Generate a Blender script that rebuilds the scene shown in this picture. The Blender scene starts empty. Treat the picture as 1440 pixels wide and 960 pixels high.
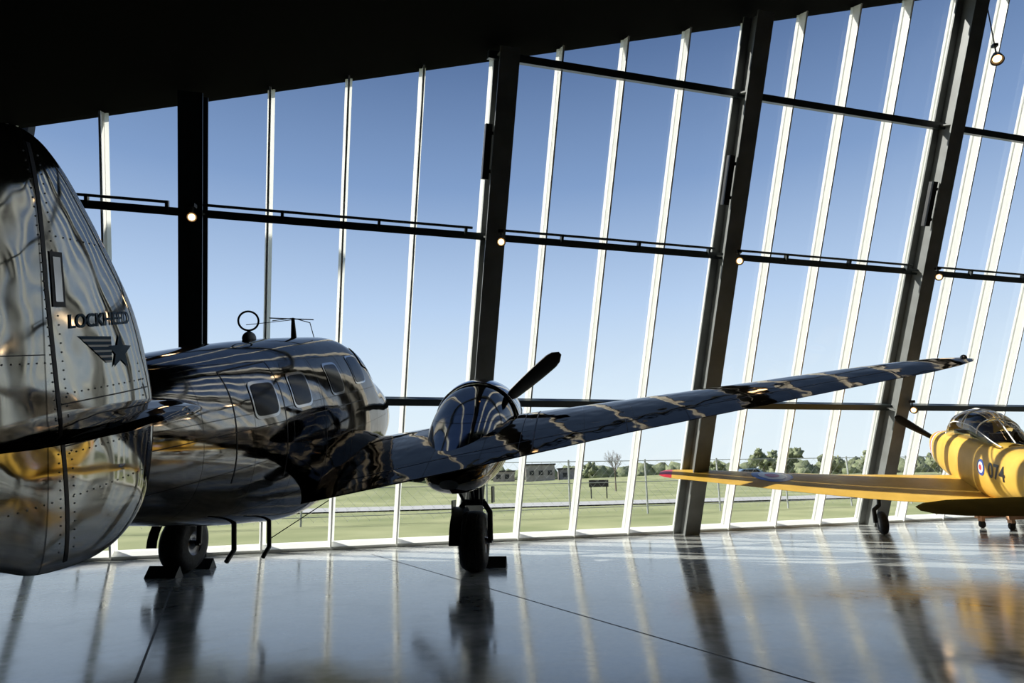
import bpy, math, random
from mathutils import Matrix, Vector, noise
random.seed(7)
scene=bpy.context.scene
rad=math.radians
# ------------------------------------------------------------------ helpers
class B:
    def __init__(s): s.v=[];s.f=[];s.m=[];s.sm=[]
    def add(s,vs,fs,m=0,smooth=True):
        o=len(s.v); s.v+= [tuple(v) for v in vs]
        for f in fs: s.f.append(tuple(i+o for i in f)); s.m.append(m); s.sm.append(smooth)
    def box(s,c,sz,m=0,M=None,R=None):
        c=Vector(c);vs=[]
        for x in(-.5,.5):
            for y in(-.5,.5):
                for z in(-.5,.5):
                    p=Vector((x*sz[0],y*sz[1],z*sz[2]))
                    if R is not None:p=R@p
                    p=p+c
                    if M is not None:p=M@p
                    vs.append(p)
        s.add(vs,[(0,1,3,2),(4,6,7,5),(0,4,5,1),(2,3,7,6),(0,2,6,4),(1,5,7,3)],m,False)
    def hexa(s,p,m=0):
        s.add(p,[(0,3,2,1),(4,5,6,7),(0,1,5,4),(1,2,6,5),(2,3,7,6),(3,0,4,7)],m,False)
    def cyl(s,p0,p1,r0,r1=None,m=0,n=16,cap=True,smooth=True):
        if r1 is None:r1=r0
        p0=Vector(p0);p1=Vector(p1);d=(p1-p0).normalized()
        a=d.orthogonal().normalized();b=d.cross(a)
        vs=[]
        for p,r in((p0,r0),(p1,r1)):
            for i in range(n):
                t=2*math.pi*i/n;vs.append(p+a*math.cos(t)*r+b*math.sin(t)*r)
        s.add(vs,[(i,(i+1)%n,n+(i+1)%n,n+i) for i in range(n)],m,smooth)
        if cap:
            s.add(vs[:n],[tuple(range(n))[::-1]],m,False); s.add(vs[n:],[tuple(range(n))],m,False)
    def tube(s,pts,r,m=0,n=10):
        for a,b in zip(pts[:-1],pts[1:]): s.cyl(a,b,r,r,m,n)
        for p in pts[1:-1]: s.sph(p,r,m,8,6)
    def sph(s,c,r,m=0,n=16,k=10,sc=(1,1,1),jit=0):
        c=Vector(c);vs=[];fs=[]
        for j in range(k+1):
            ph=math.pi*j/k
            for i in range(n):
                t=2*math.pi*i/n
                p=Vector((math.sin(ph)*math.cos(t)*sc[0],math.sin(ph)*math.sin(t)*sc[1],math.cos(ph)*sc[2]))
                rr=r
                if jit: rr=r*(1+jit*noise.noise(p*2.7+c*1.3)*2)
                vs.append(c+p*rr)
        for j in range(k):
            for i in range(n): fs.append((j*n+i,(j+1)*n+i,(j+1)*n+(i+1)%n,j*n+(i+1)%n))
        s.add(vs,fs,m)
    def loft(s,rings,m=0,cap=True,closed=True,smooth=True):
        n=len(rings[0]);vs=[p for r in rings for p in r];fs=[]
        for j in range(len(rings)-1):
            for i in range(n if closed else n-1):
                fs.append((j*n+i,j*n+(i+1)%n,(j+1)*n+(i+1)%n,(j+1)*n+i))
        s.add(vs,fs,m,smooth)
        if cap:
            s.add(rings[0],[tuple(range(n))[::-1]],m,False);s.add(rings[-1],[tuple(range(n))],m,False)
    def lathe(s,prof,o,ax,m=0,n=40):
        o=Vector(o);ax=Vector(ax).normalized();a=ax.orthogonal().normalized();b=ax.cross(a)
        rings=[[o+ax*h+a*math.cos(2*math.pi*i/n)*r+b*math.sin(2*math.pi*i/n)*r for i in range(n)] for h,r in prof]
        s.loft(rings,m,cap=False)
    def torus(s,c,ax,R,r,m=0,n=40,k=10,sc=1.0):
        c=Vector(c);ax=Vector(ax).normalized();a=ax.orthogonal().normalized();b=ax.cross(a);rings=[]
        for i in range(n+1):
            t=2*math.pi*i/n;d=a*math.cos(t)+b*math.sin(t)
            rings.append([c+d*(R+r*math.cos(2*math.pi*j/k))+ax*r*sc*math.sin(2*math.pi*j/k) for j in range(k)])
        s.loft(rings,m,cap=False)
    def make(s,name,mats,parent=None,world=None,fix=True):
        me=bpy.data.meshes.new(name);me.from_pydata(s.v,[],s.f);me.update()
        for mt in mats: me.materials.append(mt)
        me.polygons.foreach_set('material_index',s.m);me.polygons.foreach_set('use_smooth',s.sm)
        if fix:
            import bmesh
            bm=bmesh.new();bm.from_mesh(me)
            bmesh.ops.recalc_face_normals(bm,faces=bm.faces);bm.to_mesh(me);bm.free()
        ob=bpy.data.objects.new(name,me);scene.collection.objects.link(ob)
        if parent is not None:
            ob.parent=parent
            if world is not None: ob.matrix_parent_inverse=parent.matrix_world.inverted();ob.matrix_basis=world
        elif world is not None: ob.matrix_world=world
        return ob
def empty(name,M=None):
    e=bpy.data.objects.new(name,None);scene.collection.objects.link(e);e.empty_display_size=.3
    if M is not None:e.matrix_world=M
    return e
ID=Matrix.Identity(4)
# ------------------------------------------------------------------ materials
def mat(name,col=(.5,.5,.5),rough=.5,metal=0,spec=.5,emit=None,es=0):
    m=bpy.data.materials.new(name);m.use_nodes=True;nt=m.node_tree;p=nt.nodes['Principled BSDF']
    p.inputs['Base Color'].default_value=(*col,1);p.inputs['Roughness'].default_value=rough
    p.inputs['Metallic'].default_value=metal;p.inputs['Specular IOR Level'].default_value=spec
    if emit:p.inputs['Emission Color'].default_value=(*emit,1);p.inputs['Emission Strength'].default_value=es
    return m
def nodes(m): return m.node_tree.nodes,m.node_tree.links,m.node_tree.nodes['Principled BSDF']
def noisy(m,c1,c2,scale,detail=6,bump=0,lo=.35,hi=.65,dist=.01,rr=None,bscale=None):
    N,L,p=nodes(m);tc=N.new('ShaderNodeTexCoord');n=N.new('ShaderNodeTexNoise')
    n.inputs['Scale'].default_value=scale;n.inputs['Detail'].default_value=detail
    L.new(tc.outputs['Object'],n.inputs['Vector']);r=N.new('ShaderNodeValToRGB')
    r.color_ramp.elements[0].color=(*c1,1);r.color_ramp.elements[1].color=(*c2,1)
    r.color_ramp.elements[0].position=lo;r.color_ramp.elements[1].position=hi
    L.new(n.outputs['Fac'],r.inputs['Fac']);L.new(r.outputs['Color'],p.inputs['Base Color'])
    if bump:
        n2=n
        if bscale:
            n2=N.new('ShaderNodeTexNoise');n2.inputs['Scale'].default_value=bscale;L.new(tc.outputs['Object'],n2.inputs['Vector'])
        b=N.new('ShaderNodeBump');b.inputs['Strength'].default_value=bump;b.inputs['Distance'].default_value=dist
        L.new(n2.outputs['Fac'],b.inputs['Height']);L.new(b.outputs['Normal'],p.inputs['Normal'])
    return m
def polished(name,base,rough,wave,wscale,panel=(.9,.45),plane='xz',dark=.35):
    m=mat(name,base,rough,1.0);N,L,p=nodes(m)
    tc=N.new('ShaderNodeTexCoord');sep=N.new('ShaderNodeSeparateXYZ');L.new(tc.outputs['Object'],sep.inputs[0])
    cb=N.new('ShaderNodeCombineXYZ');L.new(sep.outputs[{'x':0,'y':1,'z':2}[plane[0]]],cb.inputs[0]);L.new(sep.outputs[{'x':0,'y':1,'z':2}[plane[1]]],cb.inputs[1])
    br=N.new('ShaderNodeTexBrick');br.offset=0.0;br.inputs['Scale'].default_value=1
    br.inputs['Brick Width'].default_value=panel[0];br.inputs['Row Height'].default_value=panel[1]
    br.inputs['Mortar Size'].default_value=.004;br.inputs['Mortar Smooth'].default_value=0
    br.inputs['Color1'].default_value=(*base,1);br.inputs['Color2'].default_value=(*[c*.8 for c in base],1)
    br.inputs['Mortar'].default_value=(*[c*dark for c in base],1)
    L.new(cb.outputs[0],br.inputs['Vector'])
    n=N.new('ShaderNodeTexNoise');n.inputs['Scale'].default_value=wscale;n.inputs['Detail'].default_value=1.2
    L.new(tc.outputs['Object'],n.inputs['Vector'])
    g=N.new('ShaderNodeTexNoise');g.inputs['Scale'].default_value=9;g.inputs['Detail'].default_value=8;L.new(tc.outputs['Object'],g.inputs['Vector'])
    mr=N.new('ShaderNodeMapRange');mr.inputs['From Min'].default_value=.35;mr.inputs['From Max'].default_value=.75
    mr.inputs['To Min'].default_value=rough*.6;mr.inputs['To Max'].default_value=rough*1.8
    L.new(g.outputs['Fac'],mr.inputs['Value']);L.new(mr.outputs['Result'],p.inputs['Roughness'])
    mx=N.new('ShaderNodeMix');mx.data_type='RGBA';mx.blend_type='MULTIPLY';mx.inputs['Factor'].default_value=.35
    L.new(br.outputs['Color'],mx.inputs['A']);L.new(g.outputs['Fac'],mx.inputs['B'])
    L.new(mx.outputs['Result'],p.inputs['Base Color'])
    p.inputs['Specular Tint'].default_value=(.70,.65,.60,1)
    b1=N.new('ShaderNodeBump');b1.inputs['Strength'].default_value=1;b1.inputs['Distance'].default_value=wave
    L.new(n.outputs['Fac'],b1.inputs['Height'])
    b2=N.new('ShaderNodeBump');b2.inputs['Strength'].default_value=.5;b2.inputs['Distance'].default_value=.003;b2.invert=True
    L.new(br.outputs['Fac'],b2.inputs['Height']);L.new(b1.outputs['Normal'],b2.inputs['Normal'])
    L.new(b2.outputs['Normal'],p.inputs['Normal'])
    return m
M_fus=polished('polished_aluminium_fuselage',(.33,.32,.305),.06,.006,2.2,(.62,.42),'xz')
M_wing=polished('polished_aluminium_wing',(.24,.21,.175),.05,.011,3.6,(.48,.55),'xy')
M_fin=polished('polished_aluminium_fin',(.38,.38,.36),.06,.009,3.2,(3,3),'xz')
M_chrome=mat('chrome',(.42,.42,.42),.12,1)
M_dark=mat('dark_steel',(.03,.03,.032),.45,.6)
M_black=mat('black_paint',(.012,.012,.012),.45)
M_rubber=noisy(mat('tyre_rubber',(.02,.02,.02),.7),(.012,.012,.012),(.03,.03,.03),30,bump=.3)
M_wglass=mat('aircraft_window_glass',(.005,.006,.008),.12,0,.15)
M_grey=mat('grey_metal',(.2,.2,.21),.35,.8)
M_teal=mat('logo_blue',(.015,.085,.17),.5,0,.2)
M_yel=noisy(mat('yellow_paint',(.8,.42,.02),.42,0,.25),(.60,.36,.06),(.68,.42,.08),4)
M_yel_shaded=noisy(mat('matt_yellow_paint_shaded',(.8,.42,.02),.8,0,.0),(.30,.17,.03),(.38,.22,.04),4)  # trainer yellow, matt, with the tailplane's shade put into the colour
M_red=mat('red_paint',(.55,.03,.03),.3)
M_white=mat('white_paint',(.8,.8,.78),.3)
M_blue=mat('blue_paint',(.02,.06,.3),.3)
M_steel=noisy(mat('grey_painted_steel',(.06,.07,.075),.45),(.13,.135,.13),(.17,.18,.175),3)
M_beam=mat('dark_green_steel',(.025,.035,.038),.4)
M_ceil=mat('black_ceiling',(.003,.003,.003),.9,0,.05)
M_wall=noisy(mat('dark_wall_paint',(.03,.03,.032),.8),(.018,.018,.02),(.028,.028,.03),1.5)
M_bulb=mat('warm_bulb',(1,.7,.4),.3,0,.5,(1,.55,.22),5)
M_grass=noisy(mat('grass',(.2,.3,.08),.9,0,.1),(.21,.24,.115),(.37,.38,.21),.35,12,lo=.3,hi=.7,bump=.4,dist=.05)
M_road=noisy(mat('asphalt',(.3,.3,.3),.9),(.38,.38,.38),(.46,.46,.45),5)
M_leaf=noisy(mat('foliage',(.1,.17,.05),.9,0,.1),(.14,.17,.10),(.25,.27,.16),1.2,10,bump=1,dist=.3)
M_bark=mat('bark',(.16,.13,.10),.9)
M_fence=mat('galvanised_fence',(.4,.42,.42),.5,.4)
M_bldg=noisy(mat('brick_building',(.25,.2,.18),.8),(.25,.22,.21),(.33,.3,.29),2)
M_wood=noisy(mat('plywood',(.45,.22,.1),.6),(.5,.26,.14),(.62,.36,.20),6)
M_mull=mat('white_aluminium_mullion',(.9,.9,.86),.35)
M_web=mat('white_translucent_web',(.9,.9,.86),.4);N,L,p=nodes(M_web)
tr=N.new('ShaderNodeBsdfTranslucent');tr.inputs['Color'].default_value=(.97,.96,.90,1);ms=N.new('ShaderNodeMixShader');ms.inputs[0].default_value=.55
L.new(p.outputs[0],ms.inputs[1]);L.new(tr.outputs[0],ms.inputs[2]);L.new(ms.outputs[0],N['Material Output'].inputs['Surface'])
def glassmat(name,tint,ior):
    m=bpy.data.materials.new(name);m.use_nodes=True
    nt=m.node_tree;nt.nodes.clear()
    o=nt.nodes.new('ShaderNodeOutputMaterial');mx=nt.nodes.new('ShaderNodeMixShader');tr=nt.nodes.new('ShaderNodeBsdfTransparent');gl=nt.nodes.new('ShaderNodeBsdfGlossy')
    tr.inputs[0].default_value=tint;gl.inputs['Roughness'].default_value=.0
    fr=nt.nodes.new('ShaderNodeFresnel');fr.inputs['IOR'].default_value=ior
    nt.links.new(fr.outputs[0],mx.inputs[0]);nt.links.new(tr.outputs[0],mx.inputs[1]);nt.links.new(gl.outputs[0],mx.inputs[2]);nt.links.new(mx.outputs[0],o.inputs[0])
    return m
M_glass=glassmat('window_glass',(.94,.97,.98,1),1.3)
M_canopy=glassmat('canopy_perspex',(.90,.94,.95,1),1.45)
M_floor=mat('polished_concrete',(.12,.13,.14),.2,0,1.0);N,L,p=nodes(M_floor)
p.inputs['IOR'].default_value=1.62
tc=N.new('ShaderNodeTexCoord')
n1=N.new('ShaderNodeTexNoise');n1.inputs['Scale'].default_value=.9;n1.inputs['Detail'].default_value=9;n1.inputs['Roughness'].default_value=.62
n2=N.new('ShaderNodeTexNoise');n2.inputs['Scale'].default_value=7;n2.inputs['Detail'].default_value=8
for n in(n1,n2):L.new(tc.outputs['Object'],n.inputs['Vector'])
r1=N.new('ShaderNodeValToRGB');r1.color_ramp.elements[0].color=(.19,.20,.195,1);r1.color_ramp.elements[1].color=(.50,.51,.48,1)
r1.color_ramp.elements[0].position=.36;r1.color_ramp.elements[1].position=.64
mxn=N.new('ShaderNodeMix');mxn.inputs['Factor'].default_value=.35;L.new(n1.outputs['Fac'],mxn.inputs['A']);L.new(n2.outputs['Fac'],mxn.inputs['B'])
L.new(mxn.outputs['Result'],r1.inputs['Fac']);L.new(r1.outputs['Color'],p.inputs['Base Color'])
mr=N.new('ShaderNodeMapRange');mr.inputs['From Min'].default_value=.35;mr.inputs['From Max'].default_value=.65;mr.inputs['To Min'].default_value=.08;mr.inputs['To Max'].default_value=.20
L.new(mxn.outputs['Result'],mr.inputs['Value']);L.new(mr.outputs['Result'],p.inputs['Roughness'])
bp=N.new('ShaderNodeBump');bp.inputs['Strength'].default_value=.25;bp.inputs['Distance'].default_value=.004
L.new(n1.outputs['Fac'],bp.inputs['Height']);L.new(bp.outputs['Normal'],p.inputs['Normal'])
M_joint=mat('floor_joint',(.04,.042,.044),.6)
# ------------------------------------------------------------------ frames of reference
CAMH=1.15
W0=Vector((-4.94,10.65,0));ang=rad(15.86)
h=Vector((math.cos(ang),math.sin(ang),0));n_in=Vector((math.sin(ang),-math.cos(ang),0));Z=Vector((0,0,1))
LEAN=rad(22.3)
d=Z*math.cos(LEAN)+n_in*math.sin(LEAN);ni=n_in*math.cos(LEAN)-Z*math.sin(LEAN)
def W(u,v,w): return W0+h*u+d*v+ni*w          # in the leaning glass plane
def R(u,w,z): return W0+h*u+n_in*w+Z*z        # plan of the building
def topv(u): return 6.88+.278*u
U0,U1=-3.3,26.0
BAY=4.24;cols=[-.18+BAY*i for i in range(0,7)]
# ------------------------------------------------------------------ floor, ceiling, walls
b=B();b.hexa([R(-10.5,-.12,-.3),R(27,-.12,-.3),R(27,25,-.3),R(-10.5,25,-.3),R(-10.5,-.12,0),R(27,-.12,0),R(27,25,0),R(-10.5,25,0)])
b.make('floor',[M_floor])
b=B()
def joint(p,q,w=.012):
    p=Vector((*p,.0015));q=Vector((*q,.0015));dd=(q-p).normalized();s=Vector((-dd.y,dd.x,0))*w/2
    b.add([p-s,q-s,q+s,p+s],[(0,1,2,3)],0,False)
joint((-4.75,9.6),(-.5,.28),.016);joint((-2.2,10.3),(3.9,0));joint((2.6,13),(10,.5),.008)
b.make('floor_control_joints',[M_joint])
b=B()
def roof(u0,u1,w0f):
    z0=topv(u0)*math.cos(LEAN);z1=topv(u1)*math.cos(LEAN)
    wa=w0f(z0);wb=w0f(z1)
    b.hexa([R(u0,wa,z0),R(u1,wb,z1),R(u1,25,z1),R(u0,25,z0),R(u0,wa,z0+.5),R(u1,wb,z1+.5),R(u1,25,z1+.5),R(u0,25,z0+.5)])
roof(U0,27,lambda z:z*math.tan(LEAN)-.1);roof(-10.5,U0,lambda z:-.6)
b.make('ceiling',[M_ceil])
b=B();b.hexa([R(-10.5,25,0),R(27,25,0),R(27,25.3,0),R(-10.5,25.3,0),R(-10.5,25,15),R(27,25,15),R(27,25.3,15),R(-10.5,25.3,15)]);b.make('wall_back',[M_wall])
b=B();b.hexa([R(-10.8,-.6,0),R(-10.5,-.6,0),R(-10.5,25,0),R(-10.8,25,0),R(-10.8,-.6,9),R(-10.5,-.6,9),R(-10.5,25,9),R(-10.8,25,9)]);b.make('wall_left',[M_wall])
b=B();b.hexa([R(27,-.1,0),R(27.3,-.1,0),R(27.3,25,0),R(27,25,0),R(27,-.1,15),R(27.3,-.1,15),R(27.3,25,15),R(27,25,15)]);b.make('wall_right',[M_wall])
b=B();b.hexa([R(-10.5,-.6,0),R(U0,-.6,0),R(U0,-.35,0),R(-10.5,-.35,0),R(-10.5,-.6,9),R(U0,-.6,9),R(U0,-.35,9),R(-10.5,-.35,9)])
zt=topv(U0)*math.cos(LEAN)
b.add([R(U0,-.6,0),R(U0,0,0),R(U0,zt*math.tan(LEAN),zt),R(U0,-.6,zt),R(U0-.05,-.6,0),R(U0-.05,0,0),R(U0-.05,zt*math.tan(LEAN),zt),R(U0-.05,-.6,zt)],[(0,1,2,3),(4,7,6,5),(1,5,6,2)],0,False)
b.make('wall_front',[M_wall])
# ------------------------------------------------------------------ glazing
beams=[2.62,5.30,7.97,10.64]
def wbox(b,u0,u1,v0,v1,w0,w1,m=0,v1b=None):
    if v1b is None:v1b=v1
    b.hexa([W(u0,v0,w0),W(u1,v0,w0),W(u1,v0,w1),W(u0,v0,w1),W(u0,v1,w0),W(u1,v1b,w0),W(u1,v1b,w1),W(u0,v1,w1)],m)
edges=[U0]+cols
for k in range(len(edges)-1):
    ua,ub=edges[k],edges[k+1]
    if ub>U1:break
    e=empty('window_%d'%(k+1),Matrix.Translation(W(ua,0,0)))
    g=B();g.add([W(ua,0,0),W(ub,0,0),W(ub,topv(ub),0),W(ua,topv(ua),0)],[(0,1,2,3)],0,False)
    g.make('glass_pane',[M_glass],e,ID,fix=False)
    m=B()
    for i in range(1,5):
        u=ub-BAY+i*BAY/4
        if u<ua+.05:continue
        vt=topv(u)
        m.add([W(u,0,-.02),W(u,0,.17),W(u,vt,.17),W(u,vt,-.02)],[(0,1,2,3)],1,False)
        wbox(m,u-.014,u+.014,.0,vt,.165,.185)
        m.add([W(u-.05,0,-.02),W(u+.05,0,-.02),W(u+.05,vt,-.02),W(u-.05,vt,-.02)],[(0,1,2,3)],1,False)
    wbox(m,ua,ub,-.02,.12,-.05,.16)
    m.make('mullions',[M_mull,M_web],e,ID)
    t=B()
    for v in beams:
        um=max(ua,(v-6.88)/.278) if v>6 else ua
        if um<ub-.1: wbox(t,um,ub,v-.055,v+.055,.2,.34)
    v=5.42
    t.tube([W(ua+.2,v,.36),W(ub-.2,v,.36)],.02)
    for q in(.3,.62,.93): wbox(t,ua+(ub-ua)*q-.02,ua+(ub-ua)*q+.02,5.3,5.44,.3,.38)
    t.make('transoms',[M_beam],e,ID)
def column(u):
    u=u+(.12 if u<6 else 0)
    e=empty('steel_column',Matrix.Translation(W(u,0,.4)))
    c=B();vt=topv(u)
    wbox(c,u-.15,u+.15,-.05,vt,.57,.60,0);wbox(c,u-.15,u+.15,-.05,vt,.19,.22,0)
    wbox(c,u-.012,u+.012,-.05,vt,.2,.58,0)
    for v in [.08]+beams:
        if v<vt: wbox(c,u-.14,u+.14,v-.012,v+.012,.2,.58,0)
    wbox(c,u-.2,u+.2,.02,.06,.15,.66,0)
    c.make('h_section',[M_steel if u>1 else M_beam],e,ID)
    if u>1:
        s=B();wbox(s,u-.27,u-.17,6.15,6.95,.46,.56,0);wbox(s,u-.18,u-.12,6.25,6.3,.48,.54,0);wbox(s,u-.18,u-.12,6.8,6.85,.48,.54,0)
        s.make('strip_speaker',[M_black],e,ID)
for u in cols: column(u)
def lamp(p,aim,name='spot_lamp',en=4,k=1,cone=80):
    p=Vector(p);a=Vector(aim).normalized()
    e=empty(name,Matrix.Translation(p));s=B()
    s.lathe([(-.09*k,.0),(-.09*k,.04*k),(-.02*k,.055*k),(.07*k,.07*k),(.075*k,.07*k),(.07*k,.06*k),(.03*k,.05*k)],p,a,0,24)
    s.cyl(p+a*.03*k,p+a*.034*k,.045*k,.045*k,1,20)
    s.tube([p-a*.02+Vector((0,0,.06)),p+Vector((0,0,.14*k))],.012)
    s.box(p+Vector((0,0,.16*k)),(.08,.08,.05))
    if k>1: s.tube([p+Vector((0,0,.16*k)),p+Vector((0,0,1.2))],.01)
    s.make('lamp_head',[M_black,M_bulb],e,ID)
    l=bpy.data.lights.new('lamp_light','SPOT');l.energy=en;l.color=(1,.72,.42) if en<50 else (1,.86,.66);l.spot_size=rad(cone);l.spot_blend=.6;l.shadow_soft_size=.09
    lo=bpy.data.objects.new('lamp_light',l);scene.collection.objects.link(lo);lo.parent=e;lo.matrix_parent_inverse=e.matrix_world.inverted()
    lo.matrix_world=Matrix.Translation(p+a*.09*k)@a.to_track_quat('-Z','Y').to_matrix().to_4x4()
for u in cols[:5]:
    uu=u+(.17 if u<6 else .05)
    lamp(W(uu,5.25,.76),Vector((0,0,1.2))-W(u,5.2,.8))
lamp(W(12.6,2.7,.76),(-.3,-1,-.1),en=1.5);lamp(W(12.98,9.15,.7),(-.5,-.6,-.9),k=1.5,en=2)
tgt=Vector((7.6,10.2,1.2));sp0=Vector((2.6,2.2,6.3));lamp(sp0,tgt-sp0,'added_fill_spot',260,1.8,34)  # unseen fill spot, added to brighten the yellow trainer
# ------------------------------------------------------------------ LOFT UTILITIES
def herm(xs,ys,x):
    n=len(xs)
    if x<=xs[0]:return ys[0]
    if x>=xs[-1]:return ys[-1]
    i=0
    while x>xs[i+1]:i+=1
    def sl(j):
        if j<=0:return (ys[1]-ys[0])/(xs[1]-xs[0])
        if j>=n-1:return (ys[-1]-ys[-2])/(xs[-1]-xs[-2])
        a=(ys[j]-ys[j-1])/(xs[j]-xs[j-1]);c=(ys[j+1]-ys[j])/(xs[j+1]-xs[j])
        if a*c<=0:return 0
        return 2*a*c/(a+c)
    H=xs[i+1]-xs[i];t=(x-xs[i])/H
    return (2*t**3-3*t*t+1)*ys[i]+(t**3-2*t*t+t)*H*sl(i)+(-2*t**3+3*t*t)*ys[i+1]+(t**3-t*t)*H*sl(i+1)
class Body:
    def __init__(s,secs,exp=2.4,r0=0):
        secs=sorted(secs);s.x=[q[0] for q in secs];s.t=[q[1] for q in secs];s.b=[q[2] for q in secs];s.w=[q[3] for q in secs];s.e=exp;s.r0=r0
    def at(s,f): return herm(s.x,s.t,f),herm(s.x,s.b,f),herm(s.x,s.w,f)
    def pt(s,f,th,off=0):
        t,bb,w=s.at(f);uc=(t+bb)/2;hh=(t-bb)/2;e=2/s.e;c=math.cos(th);q=math.sin(th)
        r=(w+off)*math.copysign(abs(c)**e,c);u=uc+(hh+off)*math.copysign(abs(q)**e,q)
        return Vector((f,-(s.r0+r),u))
    def theta(s,f,u):
        t,bb,w=s.at(f);k=max(-1,min(1,(u-(t+bb)/2)/((t-bb)/2)))
        return math.asin(math.copysign(abs(k)**(s.e/2),k))
    def mesh(s,b,m=0,nf=90,na=56,f0=None,f1=None,cap=True):
        f0=s.x[0] if f0 is None else f0;f1=s.x[-1] if f1 is None else f1
        fs=sorted(set([f0+(f1-f0)*(.5-.5*math.cos(math.pi*i/nf)) for i in range(nf+1)]))
        b.loft([[s.pt(f,2*math.pi*i/na) for i in range(na)] for f in fs],m,cap)
    def patch(s,b,cs,off=.006,m=0,rnd=5,n=10,side=1):
        g=[]
        for j in range(n+1):
            for i in range(n+1):
                x=-1+2*i/n;y=-1+2*j/n
                mxx=max(abs(x),abs(y))
                if mxx>0:
                    l=(abs(x/mxx)**rnd+abs(y/mxx)**rnd)**(1/rnd);x/=l;y/=l
                a=(x+1)/2;c=(y+1)/2
                f=(1-c)*((1-a)*cs[0][0]+a*cs[1][0])+c*((1-a)*cs[3][0]+a*cs[2][0])
                th=(1-c)*((1-a)*cs[0][1]+a*cs[1][1])+c*((1-a)*cs[3][1]+a*cs[2][1])
                p=s.pt(f,th,off)
                if side<0:p.y=-p.y
                g.append(p)
        b.add(g,[(j*(n+1)+i,j*(n+1)+i+1,(j+1)*(n+1)+i+1,(j+1)*(n+1)+i) for j in range(n) for i in range(n)],m)
    def win(s,b,fc,uc,wf,hu,m,off=.006,side=1,rnd=5):
        cs=[(fc-wf/2,s.theta(fc-wf/2,uc-hu/2)),(fc+wf/2,s.theta(fc+wf/2,uc-hu/2)),(fc+wf/2,s.theta(fc+wf/2,uc+hu/2)),(fc-wf/2,s.theta(fc-wf/2,uc+hu/2))]
        s.patch(b,cs,off,m,rnd,10,side)
class Wing:
    def __init__(s,secs): # r, LE, TE, uc, thick ratio
        s.s=secs;s.r=[q[0] for q in secs]
    def at(s,r): return [herm(s.r,[q[k] for q in s.s],r) if k in(3,4) else lin(s.r,[q[k] for q in s.s],r) for k in(1,2,3,4)]
    def foil(s,x,tc):
        t=5*tc*(.2969*math.sqrt(x)-.126*x-.3516*x*x+.2843*x**3-.1015*x**4)
        c=.09*(x-x*x)
        return c+t,c-t
    def pt(s,r,x,up,side=1,off=0):
        LE,TE,uc,tc=s.at(r);ch=LE-TE;a,c=s.foil(x,tc)
        u=uc+(a if up else c)*ch+(.5-x)*.035*ch+off
        return Vector((LE-x*ch,-side*r,u))
    def mesh(s,b,side=1,m=0,nr=60,nx=18,r0=None,r1=None):
        r0=s.r[0] if r0 is None else r0;r1=s.r[-1] if r1 is None else r1
        rs=[]
        base=[r0+(r1-r0)*i/nr for i in range(nr+1)]+[x for x in s.r if r0<x<r1]
        for r in sorted(set(base)):
            xs=[.5-.5*math.cos(math.pi*i/nx) for i in range(nx+1)]
            ring=[s.pt(r,x,True,side) for x in xs[::-1]]+[s.pt(r,x,False,side) for x in xs[1:]]
            rs.append(ring)
        b.loft(rs,m,True)
    def top(s,r,f,side=1,off=.004):
        LE,TE,uc,tc=s.at(r);x=max(0.001,min(.999,(LE-f)/(LE-TE)));return s.pt(r,x,True,side,off)
def lin(xs,ys,x):
    if x<=xs[0]:return ys[0]
    for i in range(len(xs)-1):
        if x<=xs[i+1]:
            t=(x-xs[i])/(xs[i+1]-xs[i]);return ys[i]*(1-t)+ys[i+1]*t
    return ys[-1]
class Fin:
    def __init__(s,out,T,r0):
        n=len(out);s.c=(sum(p[0] for p in out)/n,sum(p[1] for p in out)/n);s.T=T;s.r0=r0
        o=[];K=6
        for i in range(n):
            p0,p1,p2,p3=out[i-1],out[i],out[(i+1)%n],out[(i+2)%n]
            for k in range(K):
                t=k/K
                o.append(tuple(.5*((2*p1[a])+(-p0[a]+p2[a])*t+(2*p0[a]-5*p1[a]+4*p2[a]-p3[a])*t*t+(-p0[a]+3*p1[a]-3*p2[a]+p3[a])*t**3) for a in(0,1)))
        s.o=o
    def k(s,f,u):
        a=math.atan2(u-s.c[1],f-s.c[0]);best=None;bd=9
        for p in s.o:
            q=math.atan2(p[1]-s.c[1],p[0]-s.c[0]);dd=abs((q-a+math.pi)%(2*math.pi)-math.pi)
            if dd<bd:bd=dd;best=p
        R0=math.hypot(best[0]-s.c[0],best[1]-s.c[1]);return min(1,math.hypot(f-s.c[0],u-s.c[1])/R0)
    def half(s,k): return s.T*max(0,1-k**3.4)**.6
    def mesh(s,b,side=1,m=0,kf=18):
        for sg in(1,-1):
            rings=[]
            for j in range(kf+1):
                k=math.sin(math.pi/2*(j/kf)) if j else 0.001
                rings.append([Vector((s.c[0]+(p[0]-s.c[0])*k,-side*s.r0-side*sg*s.half(k),s.c[1]+(p[1]-s.c[1])*k)) for p in s.o])
            b.loft(rings,m,False)
    def surf(s,f,u,off=.003,side=1): return Vector((f,-side*(s.r0+s.half(s.k(f,u))+off),u))
def text_verts(body,size=1,offs=.02):
    cu=bpy.data.curves.new('t','FONT');cu.body=body;cu.size=size;cu.extrude=0;cu.offset=offs*size
    ob=bpy.data.objects.new('t',cu);scene.collection.objects.link(ob);bpy.context.view_layer.update()
    me=bpy.data.meshes.new_from_object(ob);vs=[tuple(v.co) for v in me.vertices];fs=[tuple(p.vertices) for p in me.polygons]
    bpy.data.objects.remove(ob);return vs,fs
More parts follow.
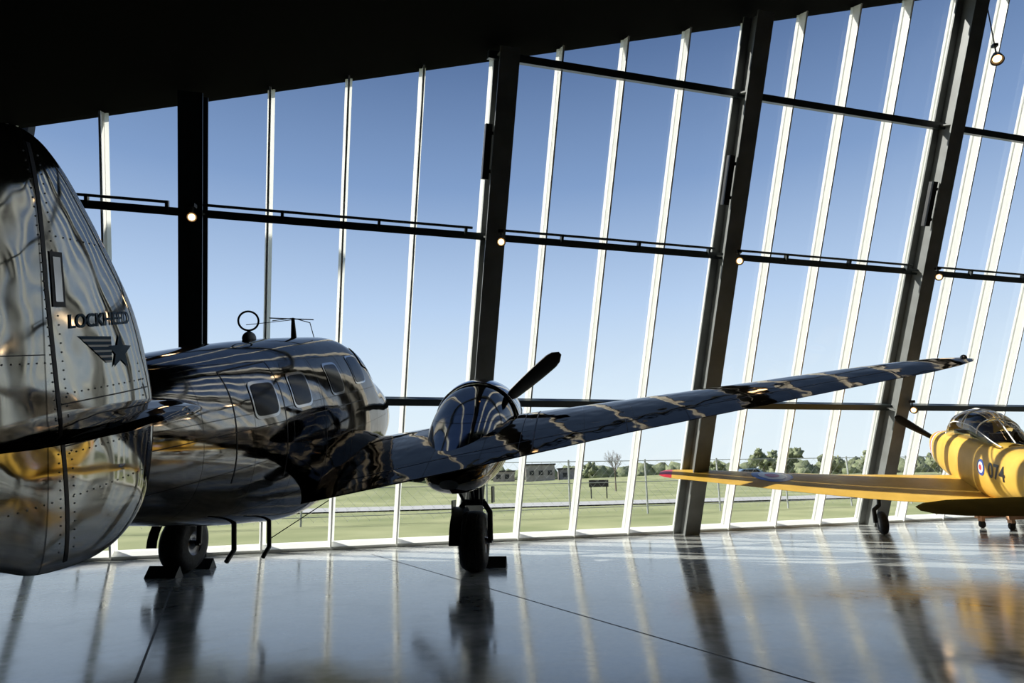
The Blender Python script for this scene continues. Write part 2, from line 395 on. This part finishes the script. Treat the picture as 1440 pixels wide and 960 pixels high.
def blade(b,hub,ax,dirv,L,m=0,chord=.2,tw0=60,tw1=15):
    ax=Vector(ax).normalized();dv=Vector(dirv).normalized();t=ax.cross(dv)
    rings=[]
    for i in range(17):
        q=i/16;r=.08+q*(L-.08)
        c=chord*(.45+1.5*q-1.0*q*q)
        if q>.85: c*=math.sqrt(max(.02,1-((q-.85)/.155)**2))
        th=.035*(1-q)+.008;tw=rad(tw0+(tw1-tw0)*q)
        e=t*math.cos(tw)+ax*math.sin(tw);g=dv.cross(e)
        rings.append([Vector(hub)+dv*r+e*c/2*math.cos(2*math.pi*k/12)+g*th*math.sin(2*math.pi*k/12) for k in range(12)])
    b.loft(rings,m)
def frame(O,phi,alpha,z0):
    H=Vector((math.sin(phi),math.cos(phi),0));S=Vector((math.cos(phi),-math.sin(phi),0))
    F=H*math.cos(alpha)+Z*math.sin(alpha);Up=-H*math.sin(alpha)+Z*math.cos(alpha)
    M=Matrix((( F.x,-S.x,Up.x,O[0]),(F.y,-S.y,Up.y,O[1]),(F.z,-S.z,Up.z,z0),(0,0,0,1)))
    Y=Matrix(((H.x,-S.x,0,O[0]),(H.y,-S.y,0,O[1]),(0,0,1,0),(0,0,0,1)))
    return M,Y
# ------------------------------------------------------------------ SILVER TWIN
MA,YA=frame((-2.40,8.51),rad(6),rad(11.7),1.9)
air=empty('silver_twin_engine_airliner',MA)
fus=Body([(1.70,-.04,-.12,.03),(1.65,.08,-.22,.16),(1.5,.21,-.37,.30),(1.14,.38,-.52,.45),(.7,.55,-.66,.55),(.36,.67,-.76,.60),(.16,.82,-.8,.62),(-.12,1.02,-.84,.64),(-.5,1.08,-.86,.66),(-1.5,1.07,-.85,.68),(-2.5,1.03,-.66,.65),(-3.6,.95,-.36,.54),(-4.6,.86,-.06,.38),(-5.5,.78,.2,.22),(-6.2,.68,.36,.12),(-6.7,.54,.46,.03)],2.25)
b=B();fus.mesh(b,0,110,64);b.make('fuselage',[M_fus],air)
b=B()
for sd in(1,-1):
    for fc,uc,w,hh in((-2.90,.52,.34,.27),(-2.25,.55,.34,.28),(-1.36,.60,.34,.30),(-4.0,.46,.3,.24)):
        if fc==-4.0 and sd==1:continue
        fus.win(b,fc,uc,w+.05,hh+.05,2,.006,sd,6);fus.win(b,fc,uc,w,hh,0,.010,sd,6)
    fus.win(b,-.56,.66,.40,.34,2,.006,sd,7);fus.win(b,-.56,.66,.36,.30,0,.010,sd,7)
    fus.patch(b,[(-.26,.62),(.26,.62),(.06,1.12),(-.15,1.12)],.010,0,9,12,sd)
    fus.patch(b,[(.31,.75),(.35,1.5),(-.09,1.5),(.06,1.05)],.012,0,9,12,sd)
b.make('cabin_windows',[M_wglass,M_dark,M_chrome],air)
b=B()
def fline(pts,w=.010,off=.003):
    for (f0,u0),(f1,u1) in zip(pts[:-1],pts[1:]):
        n=16;dd=Vector((f1-f0,u1-u0)).normalized();nx=Vector((-dd.y,dd.x))*w/2;vs=[]
        for i in range(n+1):
            f=f0+(f1-f0)*i/n;u=u0+(u1-u0)*i/n
            for s in(1,-1): vs.append(fus.pt(f+nx.x*s,fus.theta(f+nx.x*s,u+nx.y*s),off))
        b.add(vs,[(2*i,2*i+1,2*i+3,2*i+2) for i in range(n)])
fline([(-3.35,.78),(-3.35,-.1)]);fline([(-2.62,.84),(-2.62,-.2)]);fline([(-3.35,.78),(-2.62,.84)]);fline([(-1.05,.85),(-1.05,-.5)],.006);fline([(-1.8,.85),(-1.8,-.5)],.006);fline([(-4.6,.3),(-.6,.30)],.006)
b.make('cabin_door_seams',[M_dark],air)
wing=Wing([(0,.78,-2.0,-.64,.16),(1.9,.70,-1.78,-.33,.155),(3.75,.42,-1.37,-.04,.14),(6.5,-.12,-1.12,.39,.115),(6.9,-.24,-1.1,.45,.11),(7.2,-.40,-1.04,.50,.10),(7.38,-.58,-.95,.53,.09),(7.45,-.76,-.84,.54,.08)])
for sd in(1,-1):
    b=B();wing.mesh(b,sd,0,60,22)
    b.make('wing_starboard' if sd==1 else 'wing_port',[M_wing],air)
b=B()
def wline(pts,w=.008,sd=1,m=0):
    n=24
    for (r0,f0),(r1,f1) in zip(pts[:-1],pts[1:]):
        dd=Vector((f1-f0,r1-r0)).normalized();nx=Vector((-dd.y,dd.x))*w/2;vs=[]
        for i in range(n+1):
            r=r0+(r1-r0)*i/n;f=f0+(f1-f0)*i/n
            vs.append(wing.top(r+nx.y,f+nx.x,sd,.003));vs.append(wing.top(r-nx.y,f-nx.x,sd,.003))
        b.add(vs,[(2*i,2*i+1,2*i+3,2*i+2) for i in range(n)],m)
for sd in(1,-1):
    wline([(3.75,-1.36),(3.75,-1.0),(6.6,-.85),(6.6,-1.1)],.012,sd)
    wline([(.7,-1.62),(3.7,-1.08)],.012,sd);wline([(2.75,.5),(2.75,-1.5)],.014,sd);wline([(2.6,.5),(2.6,-1.5)],.006,sd)
    b.sph(wing.pt(7.4,.4,True,sd),.035,1,10,6)
b.make('wing_seams',[M_dark,M_grey],air)
for sd in(1,-1):
    nm='starboard' if sd==1 else 'port'
    nac=Body([(.34,.38,-.68,.53),(.1,.36,-.70,.53),(-.3,.24,-.72,.52),(-.75,.02,-.74,.47),(-1.1,-.16,-.72,.40),(-1.45,-.34,-.66,.30),(-1.70,-.46,-.56,.10)],2.1,1.9*sd)
    b=B();nac.mesh(b,0,40,40)
    b.make('nacelle_'+nm,[M_fus],air)
    b=B();b.lathe([(.08,.40),(.08,.43),(.05,.49),(-.02,.54),(-.17,.58),(-.42,.59),(-.62,.575),(-.66,.56),(-.62,.55),(-.42,.56),(-.17,.55),(-.02,.50),(.06,.42),(.08,.40)],(.9,-1.9*sd,-.16),(1,0,0),0,56)
    b.make('cowling_'+nm,[M_chrome],air)
    b=B();b.cyl((.5,-1.9*sd,-.16),(.8,-1.9*sd,-.16),.2,.14,0,24);b.cyl((.3,-1.9*sd,-.16),(.42,-1.9*sd,-.16),.52,.52,0,32)
    for i in range(9):
        t=2*math.pi*i/9;dr=Vector((0,math.cos(t),math.sin(t)));c0=Vector((.58,-1.9*sd,-.16))
        b.cyl(c0+dr*.18,c0+dr*.52,.075,.085,1,12)
        for k in range(6): b.cyl(c0+dr*(.26+k*.04),c0+dr*(.27+k*.04),.095,.095,0,12)
    b.make('radial_engine_'+nm,[M_dark,M_grey],air)
    b=B();b.cyl((.8,-1.9*sd,-.16),(1.12,-1.9*sd,-.16),.07,.07,1,20);b.sph((1.12,-1.9*sd,-.16),.09,1)
    hub=Vector((1.06,-1.9*sd,-.16))
    dv=Vector((0,-1.12,.90)) if sd==1 else Vector((0,-.9,1.0))
    blade(b,hub,(1,0,0),dv,1.42,0,.23,45,12);blade(b,hub,(1,0,0),-dv,1.42,0,.23,45,12)
    b.make('propeller_'+nm,[M_black,M_grey],air)
outline=[(-6.057,1.79),(-5.934,1.783),(-5.821,1.706),(-5.699,1.562),(-5.546,1.345),(-5.42,1.131),(-5.338,.866),(-5.314,.662),(-5.336,.463),(-5.397,.277),(-5.544,.156),(-5.734,.112),(-5.981,.134),(-6.128,.192),(-6.35,.32),(-6.5,.5),(-6.58,.75),(-6.58,1.05),(-6.5,1.35),(-6.37,1.58),(-6.22,1.72)]
for sd in(1,-1):
    nm='starboard' if sd==1 else 'port'
    fin=Fin(outline,.07,1.25);b=B();fin.mesh(b,sd);b.make('tail_fin_'+nm,[M_fin],air)
    b=B()
    def strip(pts,w,m=0,off=.002):
        for (f0,u0),(f1,u1) in zip(pts[:-1],pts[1:]):
            dd=Vector((f1-f0,u1-u0)).normalized();nx=Vector((-dd.y,dd.x))*w/2;vs=[];n=26
            for i in range(n+1):
                f=f0+(f1-f0)*i/n;u=u0+(u1-u0)*i/n
                vs+=[fin.surf(f+nx.x,u+nx.y,off,sd),fin.surf(f-nx.x,u-nx.y,off,sd)]
            b.add(vs,[(2*i,2*i+1,2*i+3,2*i+2) for i in range(n)],m)
    strip([(-5.99,1.74),(-5.98,1.2),(-5.94,.7),(-5.89,.15)],.018)
    strip([(-5.93,1.34),(-5.925,1.13)],.06,0,.004);strip([(-5.93,1.32),(-5.925,1.15)],.035,1,.006)
    strip([(-5.93,.76),(-5.40,.79)],.005);strip([(-5.93,.60),(-5.40,.62)],.005)
    strip([(-6.0,.95),(-6.5,.95)],.004)
    b.make('fin_hinge_gap_'+nm,[M_dark,M_chrome],air)
    b=B()
    def rivets(p,q,st=.034):
        Ln=math.hypot(q[0]-p[0],q[1]-p[1]);n=int(Ln/st)
        for i in range(n+1):
            f=p[0]+(q[0]-p[0])*i/n;u=p[1]+(q[1]-p[1])*i/n;b.sph(fin.surf(f,u,0,sd),.0036,0,8,5)
    rivets((-5.955,1.7),(-5.94,1.2));rivets((-5.94,1.2),(-5.86,.2));rivets((-6.02,1.7),(-5.93,.2));rivets((-5.90,.80),(-5.4,.83));rivets((-5.90,.57),(-5.42,.59))
    rivets((-5.88,.40),(-5.46,.42));rivets((-6.0,.92),(-6.5,.92));rivets((-5.98,.4),(-6.3,.4))
    rivets((-5.92,1.4),(-5.62,1.4));rivets((-5.47,.90),(-5.39,.5))
    b.make('fin_rivets_'+nm,[M_grey],air)
fin=Fin(outline,.07,1.25)
vs,fs=text_verts('LOCKHEED',.075,.02);mxx=max(v[0] for v in vs);b=B()
b.add([fin.surf(-5.885+v[0]/mxx*.37,1.05+v[1]+.03*v[0]/mxx,.004) for v in vs],fs,0,False)
cx,cy=-5.60,.955;st=[]
for i in range(10):
    a=math.pi/2+math.pi*i/5;r=.082 if i%2==0 else .034;st.append((cx+r*math.cos(a),cy+r*math.sin(a)))
b.add([fin.surf(cx,cy,.005)]+[fin.surf(x,y,.005) for x,y in st],[(0,i+1,(i+1)%10+1) for i in range(10)],0,False)
for i in range(5):
    y=1.02-i*.022;x0=-5.84+i*.03
    b.add([fin.surf(x,yy,.004) for x,yy in((x0,y),(-5.655,y),(-5.655,y-.013),(x0+.02,y-.013))],[(0,1,2,3)],0,False)
    b.add([fin.surf(x,yy,.0035) for x,yy in((x0+.02,y-.013),(-5.655,y-.013),(-5.655,y-.022),(x0+.03,y-.022))],[(0,1,2,3)],1,False)
b.make('fin_lettering',[M_teal,M_white],air)
tp=Wing([(0,-5.0,-6.4,.66,.09),(1.25,-5.12,-6.38,.66,.075),(1.40,-5.2,-6.36,.66,.07),(1.52,-5.34,-6.28,.66,.06),(1.58,-5.5,-6.15,.66,.06),(1.62,-5.75,-5.95,.66,.05)])
for sd in(1,-1):
    b=B();tp.mesh(b,sd,0,40,16);b.make('tailplane_'+('starboard' if sd==1 else 'port'),[M_wing],air)
b=B()
b.sph((-2.02,0,1.065),.07,0,16,10,(1.6,.7,1));b.cyl((-2.02,0,1.07),(-2.02,0,1.15),.018,.018,0)
b.torus((-2.02,0,1.24),(.8,.6,0),.095,.010,0)
b.cyl((-1.0,0,1.04),(-1.0,0,1.30),.035,.018,0);b.tube([(-1.25,.16,1.30),(-.8,-.16,1.28)],.007,0);b.tube([(-1.0,.25,1.28),(-1.0,-.0,1.30),(-.95,-.18,1.24),(-.9,-.2,1.07)],.005,0)
b.tube([(-1.0,0,1.28),(-1.6,.25,1.22)],.004,0)
for f,l in((-2.65,.22),(-2.0,.24)):
    t,bt,w=fus.at(f);r=.12;b.tube([(f,-r,bt+.04),(f-.02,-r,bt-l),(f-.15,-r,bt-l-.06)],.022,0)
b.tube([(-2.0,-.12,-.95),(-1.4,-.5,-.72)],.005,0)
b.make('antennas',[M_black],air)
def gear(sd):
    nm='starboard' if sd==1 else 'port'
    b=B();y=-1.9*sd;c=Vector((0,y,.36))
    prof=[(-.15,.15),(-.155,.25),(-.14,.32),(-.09,.352),(0,.36),(.09,.352),(.14,.32),(.155,.25),(.15,.15)]
    b.lathe(prof,c,(0,1,0),0,48)
    for k in(-.06,-.02,.02,.06): b.torus(c+Vector((0,k,0)),(0,1,0),.352,.008,0,48,6)
    b.lathe([(-.15,.16),(-.12,.13),(-.1,.05),(-.16,.04),(-.17,0)],c,(0,1,0),1,32);b.lathe([(.15,.16),(.12,.13),(.1,.05),(.16,.04),(.17,0)],c,(0,1,0),1,32)
    for s in(-1,1):
        b.tube([c+Vector((0,s*.2,0)),c+Vector((-.02,s*.2,.34)),c+Vector((-.02,s*.12,.46))],.034,2)
        b.tube([c+Vector((-.05,s*.1,.44)),c+Vector((-.5,s*.16,.72))],.02,2)
    b.cyl(c+Vector((0,-.22,0)),c+Vector((0,.22,0)),.03,.03,2)
    b.tube([c+Vector((-.02,-.14,.46)),c+Vector((-.02,.14,.46))],.04,2)
    b.cyl(c+Vector((-.02,0,.44)),c+Vector((.02,0,.95)),.065,.075,2)
    b.tube([c+Vector((-.08,0,.5)),c+Vector((-.2,0,.62)),c+Vector((-.06,0,.74))],.025,2)
    g=[]
    for i in range(12):
        t=rad(40+i*13);g.append((c+Vector((math.cos(t)*.41,.10,math.sin(t)*.41)),c+Vector((math.cos(t)*.41,.24,math.sin(t)*.41))))
    vs=[p for q in g for p in q];b.add(vs,[(2*i,2*i+1,2*i+3,2*i+2) for i in range(11)],2)
    b.box(c+Vector((-.05,.25,.36)),(.22,.015,.26),2);b.box(c+Vector((.05,-.23,.55)),(.2,.015,.2),2)
    b.make('main_gear_'+nm,[M_rubber,M_grey,M_dark],air,YA)
    k=B()
    for s in([-1,1] if sd==-1 else [1]):
        x=s*.34;ww=.2;yo=0 if sd==-1 else -.15
        p=[(x-s*.05,y+yo-ww,0),(x+s*.12,y+yo-ww,0),(x+s*.03,y+yo-ww,.13),(x-s*.05,y+yo+ww,0),(x+s*.12,y+yo+ww,0),(x+s*.03,y+yo+ww,.13)]
        k.add(p,[(0,1,2),(3,5,4),(0,3,4,1),(1,4,5,2),(2,5,3,0)],0,False)
    k.make('chocks_'+nm,[M_black],air,YA)
gear(1);gear(-1)
b=B();b.torus((-6.0,0,.17),(0,1,0),.11,.055,0);b.cyl((-6.0,-.05,.17),(-6.0,.05,.17),.08,.08,1)
b.tube([(-6.0,-.09,.17),(-5.95,-.09,.4),(-5.8,0,1.05)],.025,1);b.tube([(-6.0,.09,.17),(-5.95,.09,.4),(-5.8,0,1.05)],.025,1)
b.make('tail_wheel',[M_rubber,M_dark],air,YA)
# ------------------------------------------------------------------ YELLOW TRAINER
MY,YY=frame((7.58,10.72),rad(17),rad(9),1.25)
tr=empty('yellow_trainer_aircraft',MY)
fb=Body([(1.72,.25,-.15,.20),(1.65,.29,-.20,.25),(1.4,.32,-.34,.30),(.9,.36,-.44,.33),(.3,.38,-.50,.34),(-.5,.38,-.52,.34),(-1.3,.38,-.42,.31),(-2.2,.32,-.28,.25),(-3.4,.26,-.10,.16),(-4.6,.22,.02,.09),(-5.1,.18,.06,.03)],2.5)
b=B();fb.mesh(b,0,70,40);b.make('fuselage',[M_yel],tr)
b=B()
rings=lambda f0,f1,m,off:b.loft([[fb.pt(f,2*math.pi*i/40,off) for i in range(40)] for f in(f0,(f0+f1)/2,f1)],m,False)
rings(1.40,1.46,0,.004);rings(1.33,1.40,1,.004)
b.make('nose_bands',[M_red,M_white],tr)
can=Body([(.72,.40,.28,.24),(.55,.56,.28,.27),(.3,.74,.28,.29),(-.05,.82,.28,.30),(-.5,.81,.28,.30),(-.85,.70,.28,.28),(-1.2,.50,.28,.23),(-1.4,.38,.28,.16)],2.1)
b=B();can.mesh(b,0,40,36,cap=False);b.make('canopy_glass',[M_canopy],tr)
b=B()
for f in(.70,.32,-.25,-.8):
    b.tube([can.pt(f,math.pi*i/24,.003) for i in range(25)],.011,0,6)
for th in(.25,1.57,math.pi-.25):
    b.tube([can.pt(.70-2.05*i/24,th,.003) for i in range(25)],.009,0,6)
b.sph((.05,0,.50),.075,1);b.box((-.15,0,.42),(.08,.30,.36),1);b.box((-.8,0,.36),(.08,.28,.28),1);b.box((.5,0,.38),(.12,.32,.1),1)
b.make('canopy_frames',[M_white,M_black],tr)
yw=Wing([(0,.75,-1.05,-.50,.15),(1.4,.68,-1.0,-.44,.14),(4.5,.18,-.64,-.15,.11),(4.8,.11,-.62,-.12,.10),(5.0,.0,-.56,-.10,.09),(5.1,-.16,-.44,-.09,.08)])
for sd in(1,-1):
    b=B();yw.mesh(b,sd,0,40,16,0,4.88);b.make('wing_'+('starboard' if sd==1 else 'port'),[M_yel],tr)
    b=B();yw.mesh(b,sd,0,14,16,4.88,5.1);b.make('wing_tip_'+('starboard' if sd==1 else 'port'),[M_red],tr)
b=B()
for sd in(1,-1):
    n=32
    for R_,m,o_ in((.34,2,.004),(.23,1,.007),(.12,0,.010)):
        rr=[]
        for q in(0.01,.33,.66,1): rr.append([yw.top(3.2+R_*q*math.cos(2*math.pi*i/n),-.15+R_*q*math.sin(2*math.pi*i/n),sd,o_) for i in range(n)])
        b.loft(rr,m,False)
        rr=[];k=.36
        for q in(.01,.5,1):
            rr.append([(lambda p:Vector((p.x,p.y*sd,p.z)))(fb.pt(-.95+R_*k*q*math.cos(2*math.pi*i/n),fb.theta(-.95+R_*k*q*math.cos(2*math.pi*i/n),.02+R_*k*q*math.sin(2*math.pi*i/n)),o_)) for i in range(n)])
        b.loft(rr,m,False)
b.make('roundels',[M_red,M_white,M_blue],tr)
vs,fs=text_verts('074',.30,.02);mxx=max(v[0] for v in vs);b=B()
def fsurf(f,u,sd):
    p=fb.pt(f,fb.theta(f,u),.005);p.y*=sd;return p
b.add([fsurf(-1.18-v[0]*1.1,-.08+v[1],-1) for v in vs],fs,0,False)
b.add([fsurf(-1.18-mxx*1.1+v[0]*1.1,-.08+v[1],1) for v in vs],fs,0,False)
b.make('fuselage_number',[M_black],tr)
st=Wing([(0,-4.05,-4.95,.2,.09),(1.8,-4.3,-4.92,.2,.08),(2.05,-4.42,-4.85,.2,.07),(2.15,-4.55,-4.72,.2,.06)])
for sd in(1,-1):
    b=B();st.mesh(b,sd,0,24,14);b.make('tailplane_'+('starboard' if sd==1 else 'port'),[M_yel_shaded],tr)
rf=Fin([(-4.1,.2),(-4.25,.55),(-4.45,.9),(-4.65,1.12),(-4.95,1.15),(-5.15,.95),(-5.25,.6),(-5.2,.25),(-5.1,.0),(-4.8,-.05),(-4.4,.05)],.05,0)
b=B();rf.mesh(b);b.make('rudder',[M_yel],tr)
b=B();b.lathe([(0,.2),(.1,.17),(.2,.1),(.26,0)],(1.7,0,.05),(1,0,0),1,24)
blade(b,Vector((1.78,0,.05)),(1,0,0),Vector((0,.82,.57)),.92,0,.17);blade(b,Vector((1.78,0,.05)),(1,0,0),Vector((0,-.82,-.57)),.92,0,.17)
b.make('propeller',[M_black,M_red],tr)
b=B()
for sd in(1,-1):
    c=Vector((.6,-1.42*sd,.2));b.torus(c,(0,1,0),.13,.07,0,32,10);b.cyl(c+Vector((0,-.05,0)),c+Vector((0,.05,0)),.09,.09,1)
    b.tube([c+Vector((0,.11,0)),c+Vector((0,.11,.22)),c+Vector((0,.02,.3)),c+Vector((-.02,0,.68))],.035,2)
b.torus((-4.6,0,.105),(0,1,0),.07,.035,0);b.tube([(-4.6,0,.12),(-4.45,0,.55)],.02,1)
b.make('landing_gear',[M_rubber,M_grey,M_dark],tr,YY)
b=B();P=Vector((9.55,12.55,0));Rz=Matrix.Rotation(ang,3,'Z')
def dbox(c,sz,m=0): b.box(P+Rz@Vector(c),sz,m,R=Rz)
dbox((0,0,.36),(1.7,.7,.06));dbox((0,.3,.26),(1.7,.06,.16));dbox((0,-.3,.26),(1.7,.06,.16))
for x in(-.75,0,.75):
    for y in(-.28,.28):
        dbox((x,y,.17),(.08,.08,.1));q=P+Rz@Vector((x,y,.07));b.cyl(q-Rz@Vector((0,.02,0)),q+Rz@Vector((0,.02,0)),.07,.07,1,16)
b.make('wooden_dolly',[M_wood,M_rubber])
# ------------------------------------------------------------------ OUTDOORS
b=B();NX,NY=70,60
def gz(x,y):
    z=-.14
    z+=1.3*math.exp(-(((x+13)/9)**2+((y-48)/9)**2))+.9*math.exp(-(((x+30)/16)**2+((y-60)/12)**2))
    z+=1.0*math.exp(-(((x-25)/22)**2+((y-85)/10)**2))
    return z
vs=[]
for j in range(NY+1):
    w=-.12-(j/NY)**2.6*420
    for i in range(NX+1):
        t=(i/NX-.5)*2;u=6+math.copysign(abs(t)**1.8,t)*420
        p=R(u,w,0);vs.append((p.x,p.y,gz(p.x,p.y) if w<-8 else -.14))
b.add(vs,[(j*(NX+1)+i,j*(NX+1)+i+1,(j+1)*(NX+1)+i+1,(j+1)*(NX+1)+i) for j in range(NY) for i in range(NX)])
b.make('grass_field',[M_grass])
def gpt(x,y,dz=0): return Vector((x,y,gz(x,y)+dz))
b=B()
vs=[]
for i in range(61):
    x=-60+i*3.5;y=27.5+.16*x;vs+= [gpt(x,y-1.5,.05),gpt(x,y+1.8,.05)]
b.add(vs,[(2*i,2*i+1,2*i+3,2*i+2) for i in range(60)],0,False);b.make('access_road',[M_road])
b=B();n=32
for i in range(n):
    p=R(-30+i*2.6,-7.5,-.2);b.cyl(p,p+Z*1.75,.03,.03,0,8)
for z in(.1,.85,1.5): b.cyl(R(-30,-7.5,z),R(-30+(n-1)*2.6,-7.5,z),.012,.012,0,6)
for i in range(int((n-1)*2.6/.3)):
    u=-30+i*.3;b.cyl(R(u,-7.5,-.05),R(u+1.55,-7.5,1.5),.0025,.0025,0,3,False);b.cyl(R(u+1.55,-7.5,-.05),R(u,-7.5,1.5),.0025,.0025,0,3,False)
b.make('chain_link_fence',[M_fence])
def tree(x,y,H,rw=.35):
    p=gpt(x,y);b=B();b.cyl(p,p+Z*H*.5,H*.035,H*.02,1,8)
    for i in range(22):
        a=random.random()*6.28;q=random.random();rr=H*rw*math.sqrt(random.random())*.9
        b.sph(p+Vector((math.cos(a)*rr,math.sin(a)*rr,H*(.3+.55*q))),H*(.08+.09*random.random()),0,12,8,jit=.6)
    for i in range(4):
        a=i*1.6;b.cyl(p+Z*H*.3,p+Vector((math.cos(a)*H*.2,math.sin(a)*H*.2,H*.6)),H*.015,H*.006,1,6)
    b.make('tree',[M_leaf,M_bark])
for x,y,H in((34,90,3.6),(38,92,4.0),(45,94,3.2),(52,94,3.9),(62,96,3.4),(68,92,2.9),(74,95,3.8),(84,98,3.6),(30,98,2.6),(-16,62,2.2),(-19,60,1.9),(10,88,2.2),(95,100,4),(57,84,2.4)): tree(x,y,H,.5)
b=B()
for i in range(300):
    x=-140+i*1.2+random.random();y=150+random.random()*10;r=.9+random.random()*1.3
    b.sph(gpt(x,y,r*.5),r,0,8,6,(1.3,1,1),jit=.4)
b.make('tree_line',[M_leaf])
b=B()
for i in range(26):
    x=-15.5+i*.42+random.random()*.4;y=50-i*.1+random.random()*1.5;r=.35+random.random()*.35
    b.sph(gpt(x,y,r*.4),r,0,10,7,(1.2,1,1),jit=.5)
b.make('shrub_bank',[M_leaf])
b=B();p=gpt(7.0,46)
def br(p,dv,L,r,k):
    q=p+dv*L;b.cyl(p,q,r,r*.6,0,5,False)
    if k:
        for i in range(4):
            a=random.uniform(0,6.28);nd=(dv+Vector((math.cos(a),math.sin(a),.25))*.62).normalized();br(q if i%2 else p+dv*L*.7,nd,L*.64,r*.55,k-1)
br(p,Z,1.2,.06,4);b.make('bare_sapling',[M_bark])
def bldg(x,y,w,dp,H,name='distant_building'):
    b=B();z=gz(x,y)-.2;b.box((x,y,z+H/2),(w,dp,H),0);b.box((x,y,z+H+.1),(w+.4,dp+.4,.25),1)
    for i in range(int(w/1.6)): b.box((x-w/2+1+i*1.6,y-dp/2-.02,z+H*.55),(.8,.06,.8),1)
    b.make(name,[M_bldg,M_dark])
bldg(4.5,118,5,6,3.0);bldg(9.5,120,3,5,2.2);bldg(-2,125,4,5,2)
b=B();q=gpt(4.3,34)
b.box(q+Z*.75,(1.0,.06,.35),0);b.cyl(q+Vector((-.4,0,-.1)),q+Vector((-.4,0,.75)),.03,.03,0);b.cyl(q+Vector((.4,0,-.1)),q+Vector((.4,0,.75)),.03,.03,0);b.make('roadside_sign',[M_dark])
def car(x,y,col):
    b=B();q=gpt(x,y,.0)
    prof=[(-2.1,.35),(-2.1,.75),(-1.9,.9),(-1.2,.98),(-.7,1.38),(.6,1.4),(1.2,.98),(2.0,.85),(2.15,.6),(2.1,.35)]
    b.loft([[q+Vector((a,s,c)) for a,c in prof] for s in(-.8,.8)],0,True,True,False)
    for s in(-.81,.81): b.add([q+Vector((a,s,c)) for a,c in((-1.05,1.0),(-.62,1.3),(.5,1.32),(.95,1.0))],[(0,1,2,3)],1,False)
    for a in(-1.35,1.35):
        for s in(-.78,.78): b.cyl(q+Vector((a,s-.1,.32)),q+Vector((a,s+.1,.32)),.32,.32,2,16)
    b.make('parked_car',[mat('car_paint',col,.3,.3),M_wglass,M_rubber])
car(20.5,58,(.16,.24,.36));
# ------------------------------------------------------------------ SKY + SUN
w=bpy.data.worlds.new('sky');scene.world=w;w.use_nodes=True;N=w.node_tree.nodes;L=w.node_tree.links;bg=N['Background']
tc=N.new('ShaderNodeTexCoord');sp=N.new('ShaderNodeSeparateXYZ');rp=N.new('ShaderNodeValToRGB')
L.new(tc.outputs['Generated'],sp.inputs[0]);L.new(sp.outputs['Z'],rp.inputs['Fac']);L.new(rp.outputs['Color'],bg.inputs['Color'])
cr=rp.color_ramp;cr.elements[0].position=0;cr.elements[0].color=(.82,.89,.92,1);cr.elements[1].position=1;cr.elements[1].color=(.03,.06,.17,1)
for pos,c in((.1,(.73,.84,.93)),(.25,(.48,.62,.84)),(.42,(.22,.335,.57)),(.6,(.085,.15,.31))):
    e=cr.elements.new(pos);e.color=(*c,1)
bg.inputs['Strength'].default_value=1.08
s=bpy.data.lights.new('sun','SUN');s.energy=8;s.angle=rad(.6);s.color=(1,.95,.86)
so=bpy.data.objects.new('sun',s);scene.collection.objects.link(so)
be,el=rad(24),rad(38)
sd_=(h*math.cos(be)+n_in*math.sin(be))*math.cos(el)-Z*math.sin(el)
so.rotation_euler=sd_.to_track_quat('-Z','Y').to_euler();so.location=(0,20,20)
# ------------------------------------------------------------------ CAMERA
c=bpy.data.cameras.new('camera');c.sensor_width=36;c.lens=910/1440*36;c.clip_end=2000
co=bpy.data.objects.new('camera',c);scene.collection.objects.link(co)
th=rad(11.6);ro=rad(1.12)
F=Vector((0,math.cos(th),math.sin(th)));U=Vector((0,-math.sin(th),math.cos(th)));Rr=Vector((1,0,0))
r_=Rr*math.cos(ro)-U*math.sin(ro);u_=U*math.cos(ro)+Rr*math.sin(ro)
co.matrix_world=Matrix(((r_.x,u_.x,-F.x,0),(r_.y,u_.y,-F.y,0),(r_.z,u_.z,-F.z,CAMH),(0,0,0,1)))
scene.camera=co
scene.view_settings.view_transform='Standard';scene.view_settings.look='None'
